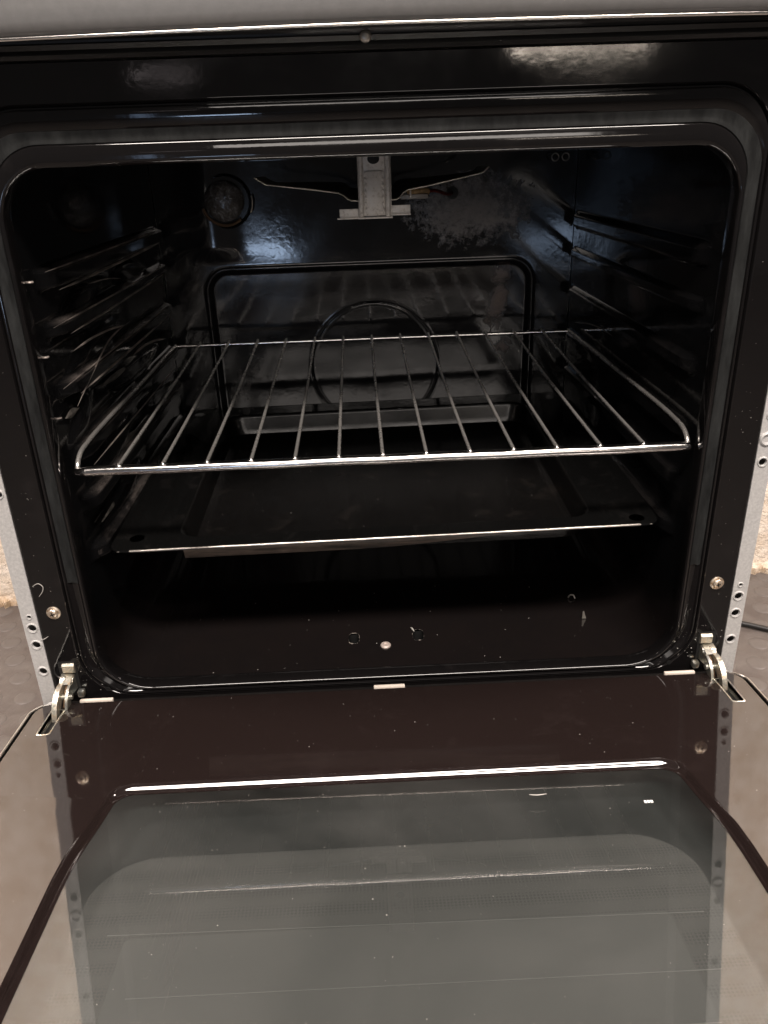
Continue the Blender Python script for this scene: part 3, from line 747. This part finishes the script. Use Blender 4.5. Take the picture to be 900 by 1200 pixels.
# ---- hinges
def prism(bm, prof, x0, x1, bev=.0004):
    plate(bm, prof, [], lambda a, b, t: (t, a, b), x0, x1)
def hinge(sgn):
    bm = bmesh.new()
    q = [(.006, .0098), (-.0012, .0100), (-.0030, .0085), (-.0030, .0030), (-.0015, .0016), (.006, .0012)]
    prism(bm, q, *sorted((sgn*.2392, sgn*.2480)))
    h = obj('hinge', bm, M_hinge, oven, smooth=False)
    arm = smoothpath([(.004, .0010, 0), (-.0060, .0002, 0), (-.0090, -.0020, 0), (-.0140, -.0012, 0), (-.0205, -.0020, 0), (-.0270, -.0050, 0), (-.0320, -.0105, 0), (-.0350, -.0180, 0), (-.0360, -.0280, 0)], 4)
    low = smoothpath([(-.0270, -.0280, 0), (-.0275, -.0200, 0), (-.0225, -.0130, 0), (-.0150, -.0100, 0), (-.0080, -.0110, 0), (.004, -.0130, 0)], 4)
    pr = [(p.x, p.y) for p in arm]+[(p.x, p.y) for p in low]
    bm = bmesh.new(); prism(bm, pr, *sorted((sgn*.2462, sgn*.2500))); obj('hinge_arm', bm, M_hinge, h)
    pr2 = [(a*.80, b-.0010) for a, b in pr]
    bm = bmesh.new(); prism(bm, pr2, *sorted((sgn*.2405, sgn*.2425))); obj('hinge_arm', bm, M_zinc, h)
    bm = bmesh.new()   # bridge between the arms
    bp_ = smoothpath([(.0, -.0005, 0), (-.0060, -.0022, 0), (-.0110, -.0038, 0)], 4)
    loft(bm, [[(sgn*.2415, p.x, p.y+.0015) for p in bp_], [(sgn*.2470, p.x, p.y+.0018) for p in bp_]], closed=False); obj('hinge_bridge', bm, M_zinc, h)
    bm = bmesh.new(); tube(bm, [(sgn*.2385, -.0175, -.0085), (sgn*.2470, -.0175, -.0085)], .0022, 12); obj('hinge_pin', bm, M_zinc, h)
    bm = bmesh.new(); tube(bm, smoothpath([(sgn*.2440, -.0040, -.0030), (sgn*.2445, -.0130, -.0060), (sgn*.2440, -.0200, -.0120), (sgn*.2440, -.0260, -.0200)], 5), .0013, 8); obj('hinge_spring', bm, M_brass, h)
    bm = bmesh.new(); box(bm, *sorted((sgn*.2345, sgn*.2400)), -.0060, -.0005, -.0190, -.0130, .0015); obj('hinge_roller', bm, M_zinc, h)
    # slot in the frame behind the hinge
    bm = bmesh.new(); box(bm, *sorted((sgn*.2380, sgn*.2515)), -.0006, .0002, -.0200, .0112); obj('hinge_slot', bm, M_dark, h, smooth=False)
hinge(-1); hinge(1)

# ================================================================ WIRE RACK
rack = empty('wire_rack', (.0015, .19, .158), 'chromed wire rack pulled level across the upper half of the oven', 'oven rack')
rx0, rx1, ry0, ry1, rz = -.2125, .2158, .0150, .3623, .1590
bm = bmesh.new(); tube(bm, [(rx0-.0022, ry0+.001, rz+.0005), (rx0-.0008, ry0, rz), (rx0+.006, ry0-.0004, rz-.0002)]+[(rx0+.006+(rx1-rx0-.012)*k/20, ry0, rz-.0002+.0002*math.sin(k*1.7)) for k in range(21)]+[(rx1+.0008, ry0, rz), (rx1+.0022, ry0+.001, rz+.0005)], [.0018, .0027]+[.0036]*22+[.0031, .0018], 20); obj('front_bar', bm, M_chrome, rack)
bm = bmesh.new(); tube(bm, [(rx0+.0035, ry1, rz), (rx1-.0035, ry1, rz)], .0021, 16); obj('back_bar', bm, M_chrome, rack)
for xs_, sg in ((rx0, -1), (rx1, 1)):
    bm = bmesh.new(); tube(bm, smoothpath([(xs_, ry0+.0005, rz+.001), (xs_, ry0+.004, rz+.0055), (xs_, ry0+.013, rz+.0095), (xs_, ry0+.030, rz+.0105), (xs_, ry0+.070, rz+.0100), (xs_-sg*.0005, ry0+.2, rz+.0050), (xs_-sg*.001, ry1-.01, rz+.0005), (xs_-sg*.0025, ry1+.001, rz)], 6), .0017, 12); obj('side_bar', bm, M_wire, rack)
for k in range(13):
    x = .0002+(k-6)*.03062
    bm = bmesh.new(); j = random.uniform(-.0006, .0006)
    tube(bm, [(x, ry0-.0008, rz+.0036), (x, ry0+.004, rz+.0034), (x+j*.4, .10, rz+.0024), (x+j, .2, rz+.0018), (x+j*.5, .3, rz+.0022), (x, ry1+.001, rz+.0030)], .00128, 10)
    cw = obj('cross_wire', bm, M_wire, rack)
    bm = bmesh.new(); bmesh.ops.create_icosphere(bm, subdivisions=2, radius=.0021, matrix=Matrix.Translation((x, ry0-.0004, rz+.0034)) @ Matrix.Diagonal((1.15, .9, .62, 1))); obj('weld_bead', bm, M_chrome, cw)

# ================================================================ BAKING TRAY
tray = empty('baking_tray', (.002, .19, .089), 'shallow black enamel baking tray with punched corner holes, below the rack', 'baking tray')
TL = rad(.55)
def tp(x, y, z): return (x, y, .0905+z+math.tan(TL)*x)
trimr = rrect(-.2065, .2080, .0290, .3560, .012, .012, 8, 8)
bas = rrect(-.1590, .1620, .0450, .3320, .016, .016, 8, 8)
bm = bmesh.new()
plate(bm, trimr, [bas, circle(-.1900, .0475, .0058, 18, .0058), circle(.1935, .0385, .0058, 18, .0058), circle(-.1900, .34, .0055, 16), circle(.1935, .34, .0055, 16)], lambda a, b, t: tp(a, b, 0))
rim_ = obj('rim', bm, M_tray, tray, smooth=False)
bm = bmesh.new(); cxr, cyr = .0015, .1925
def off(lp, d): # push outline outwards from its centre per axis
    return [(a+(d if a > cxr else -d), b+(d if b > cyr else -d)) for a, b in lp]
tube(bm, [tp(a, b, -.0010) for a, b in off(trimr, .0004)], .0013, 8, False, True); obj('rolled_edge', bm, M_tray, tray)
bm = bmesh.new(); tube(bm, [tp(-.2010+.404*k/40, .0284, -.0009+mnoise.noise((k*.7, 3, 1))*.0001) for k in range(41)], [.0001]+[.0011]*39+[.0001], 10); obj('pale_lip', bm, M_lip, tray)
bm = bmesh.new()
steps = [(0, 0), (.0006, -.0002), (.0016, -.0012), (.0024, -.0035), (.0040, -.0145), (.0058, -.0200), (.0095, -.0218), (.0150, -.0220)]
rg = [[tp(a-(d if a > cxr else -d), b-(d if b > cyr else -d), h) for a, b in bas] for d, h in steps]
vr = loft(bm, rg); bm.faces.new(vr[-1]); obj('basin', bm, M_basin, tray)

M_basin_refl = Mat('basin_reflection', (.07, .05, .04), .35)  # brown streaks stand for reflected light on the tray's front wall
M_basin_refl.base(M_basin_refl.ramp(M_basin_refl.noise(60, 6, .75, vec=M_basin_refl.mapping((.35, 1, 4))), [(.36, (.022, .018, .016)), (.56, (.13, .098, .078)), (.72, (.26, .20, .165))]))
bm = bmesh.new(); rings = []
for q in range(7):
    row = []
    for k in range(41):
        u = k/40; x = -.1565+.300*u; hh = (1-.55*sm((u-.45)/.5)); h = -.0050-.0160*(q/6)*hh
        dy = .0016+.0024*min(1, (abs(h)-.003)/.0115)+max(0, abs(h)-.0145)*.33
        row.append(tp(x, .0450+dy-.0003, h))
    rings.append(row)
loft(bm, rings, closed=False); obj('basin_reflection', bm, M_basin_refl, tray)
# ================================================================ CABLE, LINT, CRUMBS, DUST
bm = bmesh.new(); tube(bm, smoothpath([(.30, .56, -.2925), (.42, .500, -.2925), (.514, .4515, -.2925), (.560, .425, -.2925), (.66, .372, -.2925), (.85, .35, -.2925), (1.15, .42, -.2925)], 8), .0038, 12)
tag(obj('power_cable', bm, M_rub, origin=(.56, .425, -.2965)), 'black power cable lying on the studded floor beside the oven', 'cable')
def fibre(pts, r, label, mat=M_lint):
    bm = bmesh.new(); P = smoothpath(pts, 6); n = len(P); tube(bm, P, [r*(.35+.65*math.sin(math.pi*(i+.5)/n)) for i in range(n)], 5)
    return tag(obj('lint_fibre', bm, mat, origin=pts[0]), label, 'lint')
fibre([(-.2560, -.0006, .0776), (-.2515, -.0010, .0802), (-.2484, -.0012, .0778), (-.2492, -.0010, .0738), (-.2530, -.0006, .0690)], .00035, 'curled pale hair on the black frame just above the left screw')
fibre([(-.2592, -.0012, .0322), (-.2560, -.0020, .0335), (-.2530, -.0012, .0350)], .00030, 'short straight fibre bridging the left steel strip and black frame')
fibre([(.0205, .076, -.0232), (.0216, .072, -.0215), (.0232, .069, -.0228)], .0007, 'wisp of fluff standing beside the right hole in the oven floor')
fibre([(.078, -.1510, .0042), (.083, -.1520, .0046), (.0885, -.1512, .0044)], .00035, 'short white thread lying on the glass near the top of the door window')
# dust and crumbs: too many to count
bm = bmesh.new()
def fleck(p, n, s):
    t = n.orthogonal().normalized(); b = n.cross(t); a = random.uniform(0, 6.28); u = (t*math.cos(a)+b*math.sin(a)); v = n.cross(u)
    e = random.uniform(.4, 1)
    q = [p+u*s, p+v*s*e, p-u*s*.9, p-v*s*e*.8]; top = p+n*s*.5
    vv = [bm.verts.new(c) for c in q]; tv = bm.verts.new(top)
    for i in range(4): bm.faces.new((vv[i], vv[(i+1) % 4], tv))
def inwin(x, s): return abs(x) < .1795 and .129 < s < .375
for _ in range(230):
    x = random.uniform(-.26, .26); s = random.uniform(.02, .33)
    if abs(abs(x)-.1870) < .0085 and s > .115: continue
    if 0.114 < s < .129 and abs(x) < .19: continue
    if abs(abs(x)-.2473) < .007 and s < .062: continue
    fleck(dp(x, s, -.0043 if inwin(x, s) else .0001), DN, random.choice((.00018, .00022, .0003, .0003, .00045)))
for _ in range(70):
    sg = random.choice((-1, 1)); x = sg*random.gauss(.236, .012); z = random.gauss(.006, .012)
    if abs(x) > .256 or z < -.02: continue
    fleck(Vector((x, .0-.0004, z)), Vector((0, -1, 0)), random.choice((.0002, .0003, .0005, .0007)))
for _ in range(60):
    fleck(Vector((random.uniform(-.17, .17), random.uniform(.02, .15), ZF+.0001)), Vector((0, 0, 1)), random.choice((.0002, .0003, .0006)))
for _ in range(40):
    x = random.uniform(-.15, .15); y = random.uniform(.07, .3); fleck(Vector(tp(x, y, -.0219)), Vector((0, 0, 1)), random.choice((.0003, .0005)))
for _ in range(60):
    x = random.choice((-1, 1))*random.uniform(.238, .256); z = random.uniform(.02, .3); fleck(Vector((x, -.0001, z)), Vector((0, -1, 0)), random.choice((.0002, .0002, .0003, .0004)))
d_ = obj('dust', bm, M_lint, smooth=False); d_['kind'] = 'stuff'

for o in bpy.data.objects:
    if '_o' in o: del o['_o']
